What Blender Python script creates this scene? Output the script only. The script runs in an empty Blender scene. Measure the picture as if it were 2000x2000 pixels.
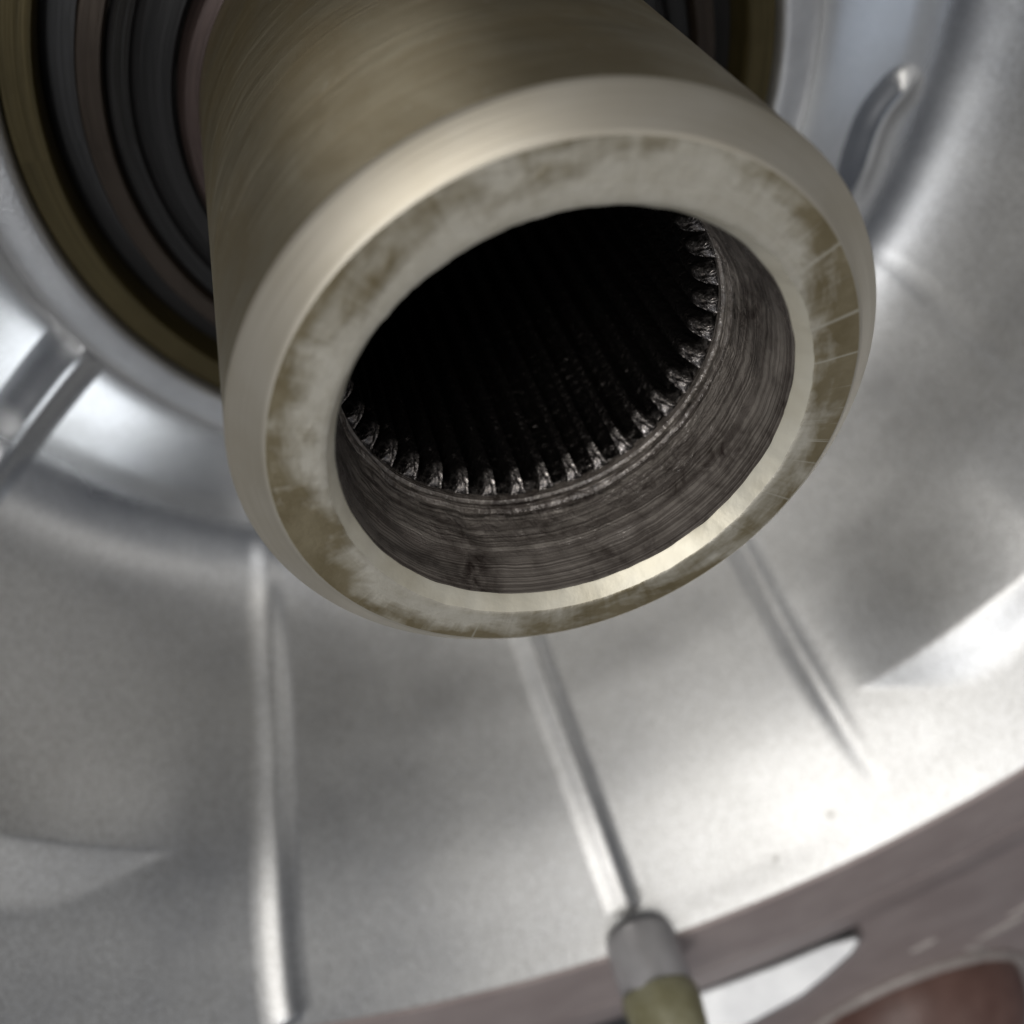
import bpy, bmesh, math, random
from mathutils import Vector, Matrix, noise
random.seed(7)
S = 0.03                       # one modelling unit = the shaft's outer radius = 30 mm
scene = bpy.context.scene
R = math.radians

# ------------------------------------------------------------------ camera
cd = bpy.data.cameras.new('camera'); cam = bpy.data.objects.new('camera', cd)
scene.collection.objects.link(cam); scene.camera = cam
CAM = Vector((-0.75516, 1.81379, 2.10185))
X = (0.966723, 0.0, 0.255824); Y = (0.176568, 0.723625, -0.667226); Z = (-0.185120, 0.690193, 0.699545)
m = Matrix(((X[0], Y[0], Z[0], CAM.x*S), (X[1], Y[1], Z[1], CAM.y*S), (X[2], Y[2], Z[2], CAM.z*S), (0, 0, 0, 1)))
cam.matrix_world = m
cd.sensor_width = 36; cd.lens = 36*1886.1/2000
cd.clip_start = 0.002; cd.clip_end = 50
cd.dof.use_dof = True; cd.dof.focus_distance = 3.25*S; cd.dof.aperture_fstop = 18

# ------------------------------------------------------------------ world and lamps
w = bpy.data.worlds.new('World'); scene.world = w; w.use_nodes = True
w.node_tree.nodes['Background'].inputs[0].default_value = (0.78, 0.85, 1.0, 1)
w.node_tree.nodes['Background'].inputs[1].default_value = 0.075

def area(name, direction, dist, sx, sy, power, col, target=(0, 0, -1.5)):
    l = bpy.data.lights.new(name, 'AREA'); l.shape = 'RECTANGLE'
    l.size = sx*S; l.size_y = sy*S; l.energy = power; l.color = col
    o = bpy.data.objects.new(name, l); scene.collection.objects.link(o)
    d = Vector(direction).normalized()
    t = Vector(target)
    o.location = (t + d*dist)*S
    o.rotation_euler = d.to_track_quat('Z', 'Y').to_euler()
    return o
area('overhead_lamp', (-0.34, 0.58, 0.74), 30, 20, 9, 2.6, (1.0, 0.975, 0.93))
area('skylight_lamp', (-0.27, -0.55, 0.79), 34, 7, 5.0, 0.26, (0.90, 0.95, 1.0), (-2.1, -1.9, -2.75))
area('window_lamp', (-0.31, -0.66, 0.685), 34, 7, 4, 0.025, (0.72, 0.82, 1.0), (-2.1, -1.9, -2.75))
area('side_window_lamp', (0.55, -0.25, 0.79), 34, 5, 5, 0.06, (0.74, 0.84, 1.0), (2.6, -.1, -2.75))
area('added_left_dent_lamp', (0.58, 0.26, 0.77), 34, 8, 6, 0.27, (1.0, 0.97, 0.92), (-2.6, -3.2, -1.2))  # added lamp, set where the left dent mirrors it to brighten that wall
area('added_right_dent_lamp', (-0.33, 0.20, 0.92), 34, 5, 5, 1.7, (0.97, 0.98, 1.0), (3.0, -3.0, -1.0))  # added lamp with no known source, whitens the right dent

scene.view_settings.view_transform = 'Standard'; scene.view_settings.look = 'None'
scene.view_settings.exposure = 0.22; scene.view_settings.gamma = 1.0
scene.view_settings.use_curve_mapping = False

# ------------------------------------------------------------------ material helper
class NT:
    def __init__(s, name):
        s.m = bpy.data.materials.new(name); s.m.use_nodes = True
        s.t = s.m.node_tree; s.b = s.t.nodes['Principled BSDF']
    def n(s, typ, **kw):
        nd = s.t.nodes.new(typ)
        for k, v in kw.items(): setattr(nd, k, v)
        return nd
    def l(s, a, b): s.t.links.new(a, b)
    def math(s, op, a, b=None, clamp=False):
        nd = s.n('ShaderNodeMath', operation=op); nd.use_clamp = clamp
        for i, v in enumerate((a, b)):
            if v is None: continue
            if hasattr(v, 'links'): s.l(v, nd.inputs[i])
            else: nd.inputs[i].default_value = v
        return nd.outputs[0]
    def coords(s):                      # object coordinates in modelling units
        tc = s.n('ShaderNodeTexCoord'); v = s.n('ShaderNodeVectorMath', operation='SCALE')
        s.l(tc.outputs['Object'], v.inputs[0]); v.inputs['Scale'].default_value = 1/S
        return v.outputs[0]
    def polar(s, kr, kt, kz):           # (r*kr, theta*kt, z*kz) round the shaft axis; cos/sin keep it seamless
        x = s.n('ShaderNodeSeparateXYZ'); s.l(s.coords(), x.inputs[0])
        th = s.math('ARCTAN2', x.outputs[1], x.outputs[0])
        r = s.math('SQRT', s.math('ADD', s.math('MULTIPLY', x.outputs[0], x.outputs[0]), s.math('MULTIPLY', x.outputs[1], x.outputs[1])))
        c = s.n('ShaderNodeCombineXYZ')
        s.l(s.math('MULTIPLY', r, kr), c.inputs[0]); s.l(s.math('MULTIPLY', th, kt), c.inputs[1]); s.l(s.math('MULTIPLY', x.outputs[2], kz), c.inputs[2])
        return c.outputs[0], r, th, x.outputs[2]
    def noise(s, vec, scale, detail=3, rough=.55, dist=0):
        nd = s.n('ShaderNodeTexNoise'); s.l(vec, nd.inputs['Vector'])
        nd.inputs['Scale'].default_value = scale; nd.inputs['Detail'].default_value = detail
        nd.inputs['Roughness'].default_value = rough; nd.inputs['Distortion'].default_value = dist
        return nd.outputs['Fac']
    def ramp(s, fac, stops):
        nd = s.n('ShaderNodeValToRGB'); s.l(fac, nd.inputs[0])
        e = nd.color_ramp.elements
        while len(e) < len(stops): e.new(.5)
        for el, (p, c) in zip(e, stops):
            el.position = p; el.color = tuple(c) + (1,) if len(c) == 3 else c
        return nd.outputs[0]
    def g(s, fac, a, b, lo=0., hi=1.):   # map range
        nd = s.n('ShaderNodeMapRange'); s.l(fac, nd.inputs[0])
        for i, v in enumerate((a, b, lo, hi)): nd.inputs[i+1].default_value = v
        return nd.outputs[0]
    def mix(s, fac, a, b):
        nd = s.n('ShaderNodeMix', data_type='RGBA')
        for sock, v in ((nd.inputs[0], fac), (nd.inputs[6], a), (nd.inputs[7], b)):
            if hasattr(v, 'links'): s.l(v, sock)
            else: sock.default_value = v if isinstance(v, float) else tuple(v) + (1,)
        return nd.outputs[2]
    def bump(s, h, dist, strength=1., prev=None):
        nd = s.n('ShaderNodeBump'); s.l(h, nd.inputs['Height'])
        nd.inputs['Distance'].default_value = dist*S; nd.inputs['Strength'].default_value = strength
        if prev is not None: s.l(prev, nd.inputs['Normal'])
        return nd.outputs[0]
    def fin(s, col=None, rough=None, metal=None, normal=None, **kw):
        for k, v in (('Base Color', col), ('Roughness', rough), ('Metallic', metal), ('Normal', normal)):
            if v is None: continue
            if hasattr(v, 'links'): s.l(v, s.b.inputs[k])
            else: s.b.inputs[k].default_value = tuple(v) + (1,) if isinstance(v, tuple) else v
        for k, v in kw.items(): s.b.inputs[k].default_value = v
        return s.m

# cast aluminium of the bell: sandy skin, blotches
def mat_cast():
    t = NT('cast_aluminium'); v = t.coords()
    big = t.noise(v, 1.3, 4, .6); fine = t.noise(v, 46, 2, .6); vf = t.noise(v, 120, 1, .5)
    x = t.n('ShaderNodeSeparateXYZ'); t.l(v, x.inputs[0])
    r = t.math('SQRT', t.math('ADD', t.math('MULTIPLY', x.outputs[0], x.outputs[0]), t.math('MULTIPLY', x.outputs[1], x.outputs[1])))
    skin = t.g(r, 2.75, 3.45)                     # smooth floor near the hub, sandier skin up the wall
    col = t.mix(t.g(big, .3, .7), (.60, .60, .605), (.70, .695, .68))
    col = t.mix(t.math('MULTIPLY', t.g(fine, .38, .62, 0, .75), t.g(skin, 0, 1, .25, 1)), col, (.47, .46, .445))
    col = t.mix(t.math('MULTIPLY', t.g(vf, .56, .66, 0, .9), t.g(skin, 0, 1, .1, 1)), col, (.88, .88, .87))
    for px, py, pz, rad in ((2.10, -4.02, -.48, .030), (2.14, -3.99, -.47, .022), (1.72, -4.28, -.40, .018)):
        dv = t.n('ShaderNodeVectorMath', operation='DISTANCE'); t.l(v, dv.inputs[0]); dv.inputs[1].default_value = (px, py, pz)
        dd = t.math('ADD', dv.outputs['Value'], t.g(fine, .3, .7, -.02, .02))
        col = t.mix(t.g(dd, rad*.6, rad*1.5, .65, 0), col, (.16, .145, .12))
    ro = t.math('ADD', t.g(skin, 0, 1, .21, .42), t.g(big, .3, .7, -.03, .04))
    h = t.math('MULTIPLY', t.math('ADD', t.math('MULTIPLY', fine, .8), t.math('MULTIPLY', vf, .5)), t.g(t.math('POWER', skin, 2.0), 0, 1, .08, 1))
    return t.fin(col, ro, 1.0, t.bump(h, .005, .40))
# machined joint face, dull mauve-brown
def mat_flange():
    t = NT('flange_face'); v = t.coords()
    big = t.noise(v, 2.2, 4, .6); fine = t.noise(v, 38, 3, .6)
    col = t.mix(t.g(big, .35, .7), (.35, .285, .27), (.43, .36, .34))
    col = t.mix(t.g(fine, .62, .72, 0, .5), col, (.36, .32, .30))
    return t.fin(col, .5, .25, t.bump(fine, .01, .5))
# turned steel of the shaft with a brown oil film
def mat_body():
    t = NT('oily_turned_steel'); p, r, th, z = t.polar(1, 1.6, 20)
    lay = t.noise(p, 1.0, 5, .6, .9)
    p2, *_ = t.polar(1, 4, 110); fine = t.noise(p2, 1.0, 2, .6)
    v = t.coords(); bl = t.noise(v, 2.4, 4, .62, .8); sp = t.noise(v, 15, 3, .6)
    col = t.mix(t.g(lay, .3, .7), (.20, .165, .095), (.33, .29, .20))
    col = t.mix(t.g(bl, .38, .68, 0, .8), col, (.205, .16, .08))
    col = t.mix(t.g(sp, .66, .74, 0, .5), col, (.38, .35, .27))
    ro = t.math('ADD', t.g(lay, .3, .7, .42, .50), t.g(bl, .3, .7, -.05, .06))
    nb = t.bump(fine, .0018, .5); nb = t.bump(lay, .007, .35, nb)
    return t.fin(col, ro, .75, nb)
def mat_chamfer():
    t = NT('bright_turned_chamfer'); p, r, th, z = t.polar(130, 1.5, 0)
    f = t.noise(p, 1.0, 2, .6); v = t.coords(); bl = t.noise(v, 2.6, 4)
    col = t.mix(t.g(f, .25, .75), (.56, .51, .415), (.64, .59, .495))
    col = t.mix(t.g(bl, .42, .75, 0, .5), col, (.46, .40, .29))
    return t.fin(col, .46, .72, t.bump(f, .0016, .5))
# end face: worn bright metal, brown oil left in torn patches towards the outer edge
def mat_face():
    t = NT('smeared_end_face'); p, r, th, z = t.polar(7, 3.0, 1)
    sm = t.noise(p, 1.0, 4, .60, .4)
    p2, *_ = t.polar(1.6, 17, 1); st = t.noise(p2, 1.0, 3, .6, .3)
    v = t.coords(); fine = t.noise(v, 22, 4, .65); mid = t.noise(v, 6.0, 4, .6, .4)
    def lobe(deg, power, amp):                 # where round the face the oil was left
        c = t.math('MAXIMUM', t.math('COSINE', t.math('SUBTRACT', th, R(deg))), 0.0)
        return t.math('MULTIPLY', t.math('POWER', c, power), amp)
    place = t.math('ADD', t.math('ADD', lobe(16, 9, .21), lobe(197, 16, .24)), t.math('ADD', lobe(-70, 3, .14), lobe(140, 4, .11)))
    rad = t.g(r, .745, .905)
    k = t.math('ADD', t.math('MULTIPLY', rad, .26), t.math('MULTIPLY', t.math('ADD', t.math('MULTIPLY', sm, 1.2), t.math('MULTIPLY', st, .32)), .60))
    k = t.math('ADD', k, place)
    oil = t.g(k, .61, .80)
    tool, *_ = t.polar(95, .8, 0); tl = t.noise(tool, 1.0, 2)
    base = t.mix(t.g(mid, .3, .7), (.52, .475, .38), (.68, .635, .535))
    base = t.mix(t.g(fine, .45, .75, 0, .45), base, (.40, .36, .26))
    base = t.mix(t.g(tl, .35, .65, 0, .45), base, (.66, .62, .53))
    oilc = t.mix(t.g(mid, .35, .65), (.215, .172, .095), (.30, .25, .155))
    col = t.mix(oil, base, oilc)
    ps, *_ = t.polar(1.2, 34, 0); sc = t.noise(ps, 1.0, 2, .5, .25)
    scr = t.math('MULTIPLY', t.g(sc, .60, .66), t.math('ADD', t.math('ADD', lobe(-6, 9, 1.0), lobe(42, 14, .8)), lobe(-120, 20, .6)), True)
    col = t.mix(scr, col, (.60, .56, .46))
    nb = t.bump(fine, .008, .4); nb = t.bump(oil, .005, .4, nb)
    return t.fin(col, t.g(oil, 0, 1, .46, .38), .5, nb)
def mat_borecham():
    t = NT('bright_bore_chamfer'); v = t.coords(); f = t.noise(v, 30, 3); b = t.noise(v, 5, 3)
    col = t.mix(t.g(b, .4, .7), (.88, .83, .69), (.78, .72, .57))
    return t.fin(col, .48, .5, t.bump(f, .003, .4))
def mat_bore():
    t = NT('dark_oily_bore'); p, r, th, z = t.polar(1, .45, 120)
    st = t.noise(p, 1.0, 3, .55, .05)
    v = t.coords(); gl = t.noise(v, 20, 4, .65, .6); bl = t.noise(v, 3.6, 4, .62, .6)
    col = t.mix(t.g(st, .35, .68), (.15, .127, .112), (.42, .375, .33))
    dirt = t.math('MULTIPLY', t.g(bl, .42, .64), t.g(gl, .30, .62))
    col = t.mix(dirt, col, (.06, .046, .040))
    deep = t.g(z, -.36, -.16)                    # grime thickens towards the splines
    rough = t.math('ADD', t.g(st, .3, .7, .20, .36), t.math('MULTIPLY', dirt, -.06))
    h = t.math('MULTIPLY', gl, t.g(deep, 0, 1, 1, .12))
    nb = t.bump(st, .005, .5); nb = t.bump(h, .030, .6, nb)
    t.l(nb, t.b.inputs['Coat Normal'])
    return t.fin(col, rough, .3, nb, **{'Coat Weight': 1.0, 'Coat Roughness': .10})
def mat_tooth():
    t = NT('black_oily_spline'); v = t.coords(); gl = t.noise(v, 26, 4, .65, .5)
    x = t.n('ShaderNodeSeparateXYZ'); t.l(v, x.inputs[0])
    worn = t.math('MULTIPLY', t.g(x.outputs[2], -.585, -.535), t.g(gl, .46, .60))   # rubbed front ends, glints painted into their colour; oil black further in
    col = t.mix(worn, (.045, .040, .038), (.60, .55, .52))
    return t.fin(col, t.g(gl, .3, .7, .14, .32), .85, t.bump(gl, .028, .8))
def mat_simple(name, c1, c2, scale, rough, metal, bscale=30, bdist=.008):
    t = NT(name); v = t.coords(); a = t.noise(v, scale, 4, .6); f = t.noise(v, bscale, 3, .6)
    return t.fin(t.mix(t.g(a, .35, .65), c1, c2), rough, metal, t.bump(f, bdist, .5))
def mat_ring(name, c1, c2, rough, metal):
    t = NT(name); p, r, th, z = t.polar(46, 1.4, 30); a = t.noise(p, 1.0, 3, .6); v = t.coords(); b = t.noise(v, 3.5, 3)
    col = t.mix(t.g(a, .3, .7), c1, c2); col = t.mix(t.g(b, .45, .7, 0, .5), col, c1)
    return t.fin(col, rough, metal, t.bump(a, .01, .5))
M = dict(cast=mat_cast(), flange=mat_flange(), body=mat_body(), cham=mat_chamfer(), face=mat_face(), bcham=mat_borecham(), bore=mat_bore(), tooth=mat_tooth(),
    olive=mat_ring('olive_bronze', (.042, .032, .011), (.085, .066, .027), .42, .6),  # bronze colour lowered to stand in for shade in the recess
    rubber=mat_ring('black_rubber', (.006, .006, .006), (.013, .012, .012), .45, 0),  # rubber made darker still, the recess's shade put into its colour
    brownring=mat_ring('brown_stained_steel', (.022, .015, .010), (.045, .033, .024), .4, .6),
    redring=mat_ring('reddish_stained_steel', (.035, .023, .020), (.07, .048, .042), .42, .6),
    concrete=mat_simple('workshop_floor', (.10, .095, .09), (.15, .14, .13), 3, .7, 0),
    brown=mat_simple('brown_plastic', (.14, .075, .06), (.19, .11, .09), 4, .42, 0, 12, .01),
    pin=mat_simple('pin_steel', (.52, .50, .50), (.62, .60, .60), 5, .40, .35),
    olivecap=mat_simple('olive_resin', (.27, .25, .14), (.38, .36, .24), 6, .35, 0, 14, .02),
    bead=mat_simple('grey_sealer', (.36, .315, .29), (.47, .42, .39), 12, .45, .1, 20, .02),
    collar=mat_simple('machined_collar', (.50, .50, .505), (.60, .60, .60), 3, .46, .95, 60, .006),
    outer=mat_simple('outer_casting', (.40, .40, .40), (.5, .5, .5), 5, .55, .6))

# ------------------------------------------------------------------ object helpers
COL = scene.collection
def root(name, label, cat, loc=(0, 0, 0), group=None):
    o = bpy.data.objects.new(name, None); COL.objects.link(o); o.location = Vector(loc)*S
    o.empty_display_size = .01
    o['label'] = label; o['category'] = cat
    if group: o['group'] = group
    return o
def mesh(name, vs, fs, angle=35):
    me = bpy.data.meshes.new(name)
    me.from_pydata([(x*S, y*S, z*S) for x, y, z in vs], [], fs)
    bm = bmesh.new(); bm.from_mesh(me); bmesh.ops.recalc_face_normals(bm, faces=bm.faces); bm.to_mesh(me); bm.free()
    me.polygons.foreach_set('use_smooth', [True]*len(me.polygons))
    me.set_sharp_from_angle(angle=R(angle)); me.update()
    return me
def obj(name, me, mat, parent=None, rotz=0):
    o = bpy.data.objects.new(name, me); COL.objects.link(o)
    if not me.materials: me.materials.append(M[mat])
    if parent:
        o.parent = parent
        p = parent
        off = Vector((0, 0, 0))
        while p: off += p.location; p = p.parent
        o.location = -off                 # meshes are modelled round the shaft axis
    o.rotation_euler.z = rotz
    return o
def lathe(prof, n=256, closed=False, a0=0., a1=360., fr=None):
    """prof: (r, d) with d the depth below the shaft's end face"""
    full = abs(a1-a0-360) < 1e-6; cols = n if full else n+1
    vs = []; fs = []
    for i in range(cols):
        a = R(a0+(a1-a0)*i/n)
        for j, (r, d) in enumerate(prof):
            if fr: r, d = fr(r, d, a, j)
            vs.append((r*math.cos(a), r*math.sin(a), -d))
    k = len(prof)
    for i in range(n):
        b = (i+1) % cols
        for j in range(k if closed else k-1):
            q = (j+1) % k
            fs.append((i*k+j, b*k+j, b*k+q, i*k+q))
    return vs, fs
def spline(pts, n):
    """Catmull-Rom through pts, n samples a span"""
    out = []
    P = [pts[0]] + list(pts) + [pts[-1]]
    for i in range(1, len(P)-2):
        for k in range(n):
            t = k/n
            out.append(tuple(.5*((2*P[i][c]) + (-P[i-1][c]+P[i+1][c])*t + (2*P[i-1][c]-5*P[i][c]+4*P[i+1][c]-P[i+2][c])*t*t + (-P[i-1][c]+3*P[i][c]-3*P[i+1][c]+P[i+2][c])*t**3) for c in range(len(pts[0]))))
    out.append(tuple(pts[-1]))
    return out
def sm(a, b, x):
    t = max(0, min(1, (x-a)/(b-a))); return t*t*(3-2*t)

# ------------------------------------------------------------------ ground
GZ = -6.2
me = mesh('ground', [(-400, -400, GZ), (400, -400, GZ), (400, 400, GZ), (-400, 400, GZ)], [(0, 1, 2, 3)])
g = obj('ground', me, 'concrete'); g['kind'] = 'structure'; g['label'] = 'dark workshop floor under the housing'

# ------------------------------------------------------------------ bell housing
bell = root('bell_housing', 'silver cast aluminium bell housing with radial ribs round the shaft', 'housing', (0, 0, GZ))
PROF = spline([(2.03, 2.43), (2.06, 2.58), (2.14, 2.71), (2.3, 2.76), (2.75, 2.775), (3.1, 2.755), (3.40, 2.57), (3.66, 2.20), (3.94, 1.64), (4.25, 1.0), (4.53, .52), (4.70, .23)], 14)
SL = [0.]
for i in range(1, len(PROF)): SL.append(SL[-1] + math.dist(PROF[i], PROF[i-1]))
LEN = SL[-1]
def prof_at(s):
    s = max(0, min(LEN-1e-6, s))
    for i in range(1, len(SL)):
        if SL[i] >= s:
            t = (s-SL[i-1])/(SL[i]-SL[i-1]); a, b = PROF[i-1], PROF[i]
            tr, td = b[0]-a[0], b[1]-a[1]; L = math.hypot(tr, td)
            return a[0]+tr*t, a[1]+td*t, td/L, -tr/L      # r, d, normal towards the inside (r, d)
def shell_pt(th, s, h):
    r, d, nr, nd = prof_at(s)
    r += nr*h; d += nd*h; a = R(th)
    return (r*math.cos(a), r*math.sin(a), -d)
def ang(a): return (a+180) % 360 - 180
# scalloped dents in the wall: (theta, s of the crease, half-angle, ramp length, run-in, depth)
DENTS = [(-44.5, 3.42, 10.5, .36, 1.0, .115), (-130, 3.29, 12, .36, .9, .095)]
def shell_h(th, s):
    x = 3.2*math.cos(R(th)); y = 3.2*math.sin(R(th))
    h = (.006+.014*sm(1.8, 3., s))*noise.noise((x*.8, y*.8, s*.8))
    h *= sm(0, .3, s)*sm(LEN, LEN-.25, s)
    for t0, s0, ta, sa, run, hh in DENTS:
        u = ang(th-t0)/ta
        if abs(u) >= 1: continue
        wv = (1-u*u)**1.5; s1 = s0+sa*wv; e = hh*wv
        if s0-run < s <= s0: h += e*sm(s0-run, s0+.35, s)
        elif s0 < s < s1:
            top = sm(s0-run, s0+.35, s0); h += e*top*(1-sm(-.25, 1.05, (s-s0)/(s1-s0)))*1.0/(1-sm(-.25, 1.05, 0))
    return h
# the wall runs round the lower side; the upper side of the bell is open, only the floor plate goes all round
A0, A1 = -178., 20.
NA, NS_, JF = 620, 260, 84
vs = []; fs = []
for i in range(NA+1):
    th = A0+(A1-A0)*i/NA
    for j in range(NS_+1):
        s = LEN*j/NS_; vs.append(shell_pt(th, s, shell_h(th, s)))
for i in range(NA):
    for j in range(NS_): fs.append((i*(NS_+1)+j, (i+1)*(NS_+1)+j, (i+1)*(NS_+1)+j+1, i*(NS_+1)+j+1))
obj('shell', mesh('shell', vs, fs, 60), 'cast', bell)
vs = []; fs = []; NB = 90
for i in range(NB+1):
    th = A1+(A0+360-A1)*i/NB
    for j in range(33):
        s = 1.36*j/32; e = min(1, i/6, (NB-i)/6); vs.append(shell_pt(th, s, shell_h(th, s)))
for i in range(NB):
    for j in range(32): fs.append((i*33+j, (i+1)*33+j, (i+1)*33+j+1, i*33+j+1))
obj('floor_plate', mesh('floor_plate', vs, fs, 60), 'cast', bell)
# collar round the shaft opening
cp = [(1.80, 3.2), (1.80, 2.40), (1.812, 2.372), (1.84, 2.36), (1.95, 2.362), (1.99, 2.375), (2.02, 2.40), (2.045, 2.47), (2.06, 2.75)]
obj('hub_collar', mesh('hub_collar', *lathe(cp, 256), angle=50), 'collar', bell)
# ribs: centre lines given as (theta, s) on the shell
def rib(path, half, height, fade0=.12, fade1=.25, skew=0.):
    P = spline(path, 14); n = len(P); vs = []; fs = []; K = 25
    cum = [0.]
    for i in range(1, n):
        r = prof_at(P[i][1])[0]
        cum.append(cum[-1] + math.hypot(P[i][1]-P[i-1][1], R(P[i][0]-P[i-1][0])*r))
    for i, (th, s) in enumerate(P):
        a, b = P[max(0, i-1)], P[min(n-1, i+1)]
        r = prof_at(s)[0]; t = cum[i]/cum[-1]
        dx, dy = R(b[0]-a[0])*r, b[1]-a[1]; L = math.hypot(dx, dy); nx, ny = dy/L, -dx/L
        hh = height*sm(0, fade0, t)*sm(1, 1-fade1, t)
        for k in range(K):
            u = -1+2*k/(K-1)
            q = abs(u)*(1.0 if u*skew >= 0 else 1+abs(skew))        # steeper on one side
            core = math.exp(-(q*3.9)**2.0); foot = .28*math.exp(-(q*1.7)**2)
            t2 = th + math.degrees(nx*u*half/r); s2 = s + ny*u*half
            vs.append(shell_pt(t2, s2, shell_h(t2, s2) + hh*(core+foot)/1.3 - .003 - .03*abs(u)**5 - .03*(1-sm(0, .04, t)*(sm(1, .97, t) if fade1 > .03 else 1))))
    for i in range(n-1):
        for k in range(K-1): fs.append((i*K+k, (i+1)*K+k, (i+1)*K+k+1, i*K+k+1))
    return obj('rib', mesh('rib', vs, fs, 70), 'cast', bell)
RIBS = [
 ([(-115, .75), (-112.9, 1.24), (-111.7, 1.51), (-110.6, 2.16), (-110.2, 2.69), (-110.0, 3.19), (-109.7, 3.67), (-109.1, 4.12), (-108.6, LEN-.005)], .34, .042, .50, .02, -.5),
 ([(-83, .3), (-82.5, 1.4), (-82.2, 2.1), (-81.75, 2.8), (-81.3, 3.5), (-80.95, 4.2)], .30, .036, .2, .04, -.5),
 ([(-55.2, .7), (-56.1, 1.87), (-56.6, 2.29), (-57.2, 2.76), (-57.5, 3.23), (-57.6, 3.54), (-57.6, 3.86), (-57.5, 4.25)], .28, .034, .1, .30, 0.),
 ([(-21.8, .5), (-23.0, 1.3), (-24.7, 2.0), (-25, 2.56), (-25, 3.4), (-25, LEN-.1)], .42, .008, .5, .3, .5),
 ([(-148.6, .12), (-147.2, .47), (-146.0, .75), (-145.2, .96), (-144.1, 1.31), (-143.8, 2.2), (-143, LEN-.1)], .42, .040, .03, .2, -.9),
 ([(-22, 1.06), (-19.7, 1.03), (-14.3, .96), (-10.6, .93), (-7.5, .94), (-4.5, 1.02), (-2.0, 1.10)], .30, .044, .45, .18, 0.)]
for a in RIBS: rib(*a)
# flange: machined joint face with a fine step, and the outer skin of the casting down to the floor
fl = [(4.70, .228), (4.715, .205), (4.74, .20), (5.485, .20), (5.49, .215), (5.50, .215), (5.505, .20), (5.87, .20), (5.90, .225), (5.90, .75), (5.2, .9)]
flange = obj('flange', mesh('flange', *lathe(fl, 220, a0=A0, a1=A1), angle=40), 'flange', bell)
sk = spline([(5.25, .85), (5.0, 1.6), (4.3, 2.8), (3.4, 3.6), (3.0, 4.6), (2.9, 6.2)], 8)
obj('outer_skin', mesh('outer_skin', *lathe(sk, 128, a0=A0, a1=A1), angle=60), 'outer', bell)
for a in (A0, A1):                              # cut ends of the wall
    ring = [p for p in PROF[::6]] + [PROF[-1], (4.74, .205), (5.87, .205), (5.9, .75)] + [p for p in sk[::4]] + [(2.03, 6.2)]
    obj('end_wall', mesh('end_wall', [(r*math.cos(R(a)), r*math.sin(R(a)), -d) for r, d in ring], [tuple(range(len(ring)))]), 'outer', bell)
# added face between flange and lug, tilted to mirror the overhead lamp
TILT_FACE = [(0.927, -6.073, -0.277), (1.191, -5.975, -0.26), (1.573, -5.834, -0.236), (1.932, -5.698, -0.218), (2.292, -5.551, -0.214), (2.503, -5.481, -0.189), (2.555, -5.483, -0.156), (2.531, -5.515, -0.125), (2.468, -5.57, -0.084), (2.271, -5.693, -0.026), (2.056, -5.82, 0.026), (1.85, -5.918, 0.043), (1.686, -5.996, 0.056), (1.48, -6.09, 0.068), (1.14, -6.218, 0.051), (0.846, -6.306, 0.002)]
n = len(TILT_FACE)
tilt_face = obj('added_tilt_face', mesh('added_tilt_face', TILT_FACE+[(x+.04, y-.22, z-.30) for x, y, z in TILT_FACE], [tuple(range(n)), tuple(range(n, 2*n))]+[(i, (i+1) % n, n+(i+1) % n, n+i) for i in range(n)], 40), 'collar', bell)
bv = tilt_face.modifiers.new('edge', 'BEVEL'); bv.width = .03*S; bv.segments = 3; bv.limit_method = 'ANGLE'; bv.angle_limit = R(50)
# bolting lug beyond the flange
LUG = [(2.45, -5.15), (2.58, -5.50), (2.66, -5.70), (2.64, -5.96), (2.52, -6.31), (2.36, -6.65), (2.16, -6.83), (1.99, -6.98), (1.7, -7.4), (1.6, -8.2), (1.9, -9.4), (3.2, -10.6), (5.5, -10.8), (7.2, -9.6), (7.4, -7.4), (6.4, -5.4), (4.6, -3.55)]
lp = spline(LUG, 6)
n = len(lp)
vs = [(x, y, -.212) for x, y in lp]+[(x, y, -.33) for x, y in lp]
fs = [tuple(range(n))]+[(i, (i+1) % n, n+(i+1) % n, n+i) for i in range(n)]
me = mesh('lug', vs, fs, 40); lug = obj('lug', me, 'flange', bell)
bv = lug.modifiers.new('edge', 'BEVEL'); bv.width = .03*S; bv.segments = 3; bv.limit_method = 'ANGLE'; bv.angle_limit = R(50)
# flakes of old paint and sealer on the lug
def flake(x, y, rx, ry, rot):
    k = 9; vs = [(0, 0, .03)]
    for i in range(k):
        a = 2*math.pi*i/k; q = random.uniform(.6, 1.15)
        px, py = rx*q*math.cos(a), ry*q*math.sin(a)
        vs.append((px*.75, py*.75, .022)); vs.append((px, py, 0))
    vs = [(x+vx*math.cos(rot)-vy*math.sin(rot), y+vx*math.sin(rot)+vy*math.cos(rot), -.213+vz) for vx, vy, vz in vs]
    fs = []
    for i in range(k):
        j = (i+1) % k
        fs.append((0, 1+2*i, 1+2*j)); fs.append((1+2*i, 2+2*i, 2+2*j, 1+2*j))
    obj('sealer_flake', mesh('sealer_flake', vs, fs, 60), 'bead', lug)
for a in [(3.36, -6.24, .17, .05, .65), (4.15, -6.38, .28, .09, .8), (4.25, -6.02, .20, .08, .7), (4.05, -6.75, .22, .06, -.6), (4.5, -6.2, .18, .09, .5)]: flake(*a)

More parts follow.
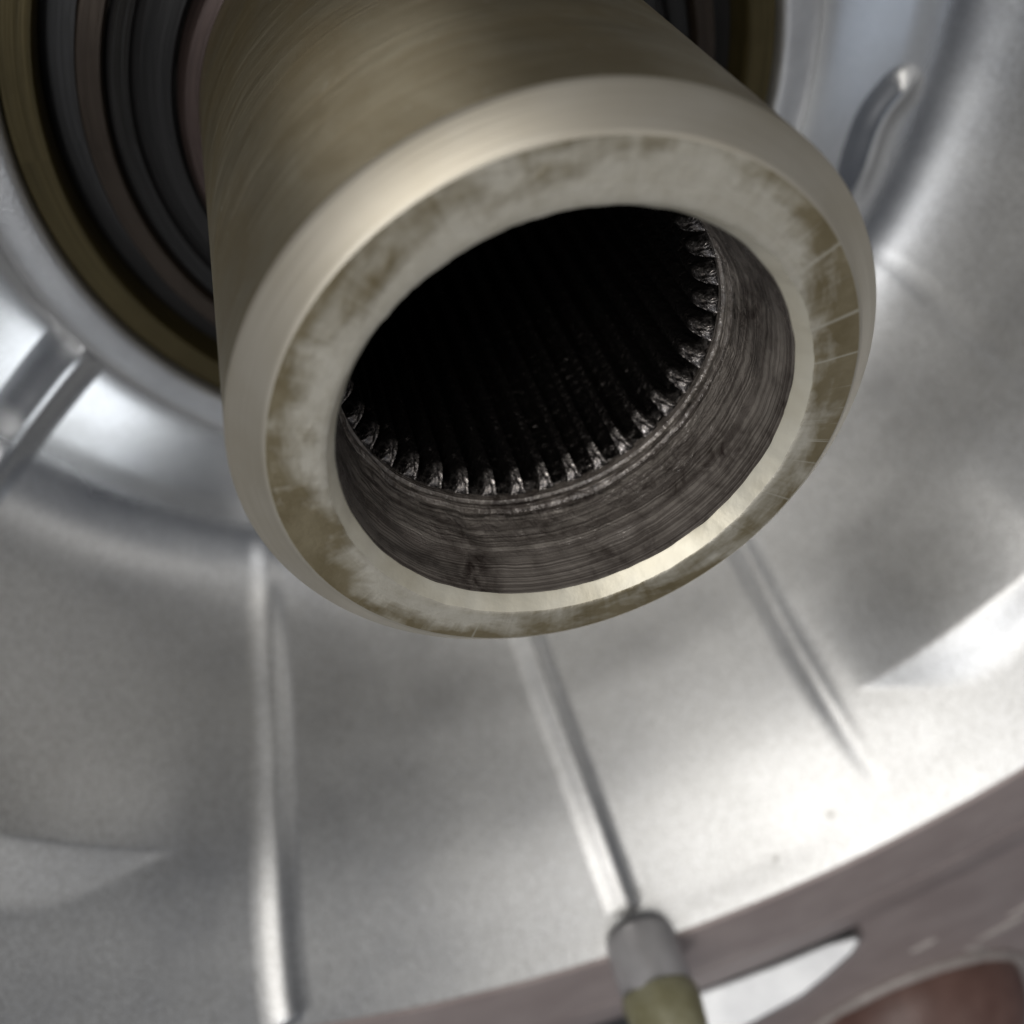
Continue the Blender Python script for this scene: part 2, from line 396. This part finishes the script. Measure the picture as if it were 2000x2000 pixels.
# ------------------------------------------------------------------ rings in the mouth of the housing
def ringthing(name, label, cat, prof, mat):
    o = obj(name, mesh(name, *lathe(prof, 256, True), angle=40), mat)
    o['label'] = label; o['category'] = cat
    return o
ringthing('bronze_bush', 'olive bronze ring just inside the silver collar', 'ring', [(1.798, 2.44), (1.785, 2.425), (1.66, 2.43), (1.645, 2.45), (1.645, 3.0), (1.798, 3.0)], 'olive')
ringthing('stained_ring', 'narrow dark brown ring between the bronze ring and the seal', 'ring', [(1.50, 2.48), (1.49, 2.46), (1.40, 2.45), (1.385, 2.47), (1.385, 3.05), (1.50, 3.05)], 'brownring')
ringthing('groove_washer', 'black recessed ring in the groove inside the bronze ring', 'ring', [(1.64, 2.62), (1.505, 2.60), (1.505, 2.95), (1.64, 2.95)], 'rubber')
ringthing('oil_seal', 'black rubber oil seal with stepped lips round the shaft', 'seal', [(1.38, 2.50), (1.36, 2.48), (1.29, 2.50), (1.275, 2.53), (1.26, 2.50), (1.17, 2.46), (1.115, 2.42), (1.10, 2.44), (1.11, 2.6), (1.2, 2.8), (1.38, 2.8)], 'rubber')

# ------------------------------------------------------------------ splined hollow shaft
SB = 5.0
shaft = root('splined_shaft', 'hollow olive steel shaft with chamfered end and internal splines', 'shaft', (0, 0, -SB))
obj('tube_body', mesh('tube_body', *lathe([(1.0, .0885), (1.0, .5), (1.0, 1.2), (1.0, 2.0), (1.0, SB), (.75, SB)], 256), angle=40), 'body', shaft)
obj('shoulder', mesh('shoulder', *lathe([(1.002, 2.32), (1.06, 2.33), (1.085, 2.36), (1.09, 2.42), (1.09, SB-.1), (1.002, SB-.1)], 200), angle=40), 'redring', shaft)
obj('outer_chamfer', mesh('outer_chamfer', *lathe([(1.0, .0885), (.996, .082), (.99, .0745), (.912, .0075), (.904, .002), (.897, .0)], 256), angle=60), 'cham', shaft)
def lipr(a): return .748+.026*math.cos(a+R(65))      # the bore chamfer is cut a little off centre
def boreR(a): return .713+.015*math.cos(a+R(65))
def burr(a): return .004*noise.noise((math.cos(a)*9, math.sin(a)*9, 3.)) + .003*noise.noise((math.cos(a)*24, math.sin(a)*24, 8.))
FK = [0, .12, .26, .42, .58, .74, .88, .97, 1.0]
def facer(r, d, a, j):
    k = FK[j]; e = lipr(a) + burr(a)
    return .897+(e-.897)*k, (0, 0, 0, 0, 0, 0, .0003, .0015, .004)[j]
obj('end_face', mesh('end_face', *lathe([(0, 0)]*9, 360, fr=facer), angle=60), 'face', shaft)
def chamr(r, d, a, j):
    e = lipr(a) + burr(a); k = (0, .12, .5, .88, 1.)[j]; dd = (.004, .009, .026, .043, .050)[j]
    i = boreR(a) + .003*noise.noise((math.cos(a)*7, math.sin(a)*7, 5.))
    return e+(i-e)*k, dd + (.004*noise.noise((math.cos(a)*12, math.sin(a)*12, 1.)) if j >= 3 else 0)
obj('bore_chamfer', mesh('bore_chamfer', *lathe([(0, 0)]*5, 360, fr=chamr), angle=60), 'bcham', shaft)
def rough(r, d, a, j):
    k = sm(.05, .15, d)*sm(.52, .40, d)
    r += (boreR(a)-.706)*sm(.30, .04, d)
    return r - k*(.010*noise.noise((math.cos(a)*4, math.sin(a)*4, d*9)) + .006*noise.noise((math.cos(a)*11, math.sin(a)*11, d*22))), d
bp = [(.706, .050), (.704, .06)] + [(.703-.035*k/14, .06+.31*k/14) for k in range(1, 15)] + [(.664, .385), (.672, .395), (.674, .41), (.662, .42), (.660, .435), (.670, .445), (.671, .46), (.660, .468), (.660, .492), (.672, .50), (.672, .515)]
obj('bore_wall', mesh('bore_wall', *lathe(bp, 360, fr=rough), angle=50), 'bore', shaft)
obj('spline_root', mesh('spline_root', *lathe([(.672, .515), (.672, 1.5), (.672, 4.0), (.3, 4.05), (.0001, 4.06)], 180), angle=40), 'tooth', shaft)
NTOOTH = 37
def tooth_mesh():
    # cross-section across the tooth at each depth: root half-width, tip half-width, tip radius
    vs = []; fs = []
    st = [(.497, .664, .033, .028), (.508, .642, .035, .021), (.540, .614, .035, .0165), (.575, .602, .035, .015), (.9, .599, .035, .015), (2.2, .599, .035, .015)]
    for d, rt, hr, ht in st:
        for r, hw in ((.675, -hr), ((.675+rt)/2, -(hr+ht)/2*1.06), (rt, -ht), (rt, ht), ((.675+rt)/2, (hr+ht)/2*1.06), (.675, hr)):
            vs.append((r, hw, -d))
    k = 6
    for i in range(len(st)-1):
        for j in range(k-1): fs.append((i*k+j, i*k+j+1, (i+1)*k+j+1, (i+1)*k+j))
    fs.append(tuple(range(k))); fs.append(tuple(range((len(st)-1)*k, len(st)*k)))
    return mesh('spline_tooth', vs, fs, 30)
tm = tooth_mesh(); tm.materials.append(M['tooth'])
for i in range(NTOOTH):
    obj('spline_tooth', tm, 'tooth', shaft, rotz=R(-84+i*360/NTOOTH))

# ------------------------------------------------------------------ dowel pin, capped boss, sealer bead
pa = R(-81.); px, py = 4.70*math.cos(pa), 4.66*math.sin(pa)
def lathe_at(prof, cx, cy, n=48, fr=None):
    vs, fs = lathe(prof, n, fr=fr); return [(x+cx, y+cy, z) for x, y, z in vs], fs
pin = root('dowel_pin', 'grey steel dowel pin with olive tip standing in the flange', 'pin', (px, py, -.32))
obj('pin_body', mesh('pin_body', *lathe_at([(.0001, .32), (.17, .315), (.222, .28), (.235, .23), (.235, -.10), (.215, -.14), (.0001, -.14)], px, py), angle=40), 'pin', pin)
def lump(r, d, a, j): return r*(1+.10*noise.noise((math.cos(a)*2, math.sin(a)*2, d*6))), d
obj('resin_tip', mesh('resin_tip', *lathe_at([(.236, -.09), (.246, -.12), (.248, -.2), (.235, -.32), (.20, -.44), (.12, -.5), (.0001, -.52)], px, py, fr=lump), angle=70), 'olivecap', pin)

# brown domed cap lying in the lug
cx, cy, cr = 3.75, -8.05, 1.15
prof = [(0.0001, -.62)] + [(cr*math.sin(R(a)), .25-.87*math.cos(R(a))) for a in range(6, 91, 6)] + [(cr, .6)]
cap = obj('domed_cap', mesh('domed_cap', *lathe_at(prof, cx, cy, 72), angle=60), 'brown')
cap['label'] = 'reddish brown domed cap at the lower right corner'; cap['category'] = 'cap'
# sealer bead around the cap
bl = spline([(cx+(cr+.03)*math.cos(R(a)), cy+(cr+.03)*math.sin(R(a)), -.215) for a in range(0, 361, 15)], 4)
vs = []; fs = []; K = 8
for i, (x, y, z) in enumerate(bl[:-1]):
    a = math.atan2(y-cy, x-cx); rr = .045*(1+.5*noise.noise((x*3, y*3, 0)))
    for k in range(K):
        b = 2*math.pi*k/K
        vs.append((x+rr*1.3*math.cos(b)*math.cos(a), y+rr*1.3*math.cos(b)*math.sin(a), z+rr*math.sin(b)+.02))
n = len(bl)-1
for i in range(n):
    for k in range(K): fs.append((i*K+k, ((i+1) % n)*K+k, ((i+1) % n)*K+(k+1) % K, i*K+(k+1) % K))
bead = obj('sealer_bead', mesh('sealer_bead', vs, fs, 70), 'bead'); bead['label'] = 'thin pale bead of sealer curving round the brown cap'; bead['category'] = 'sealer'
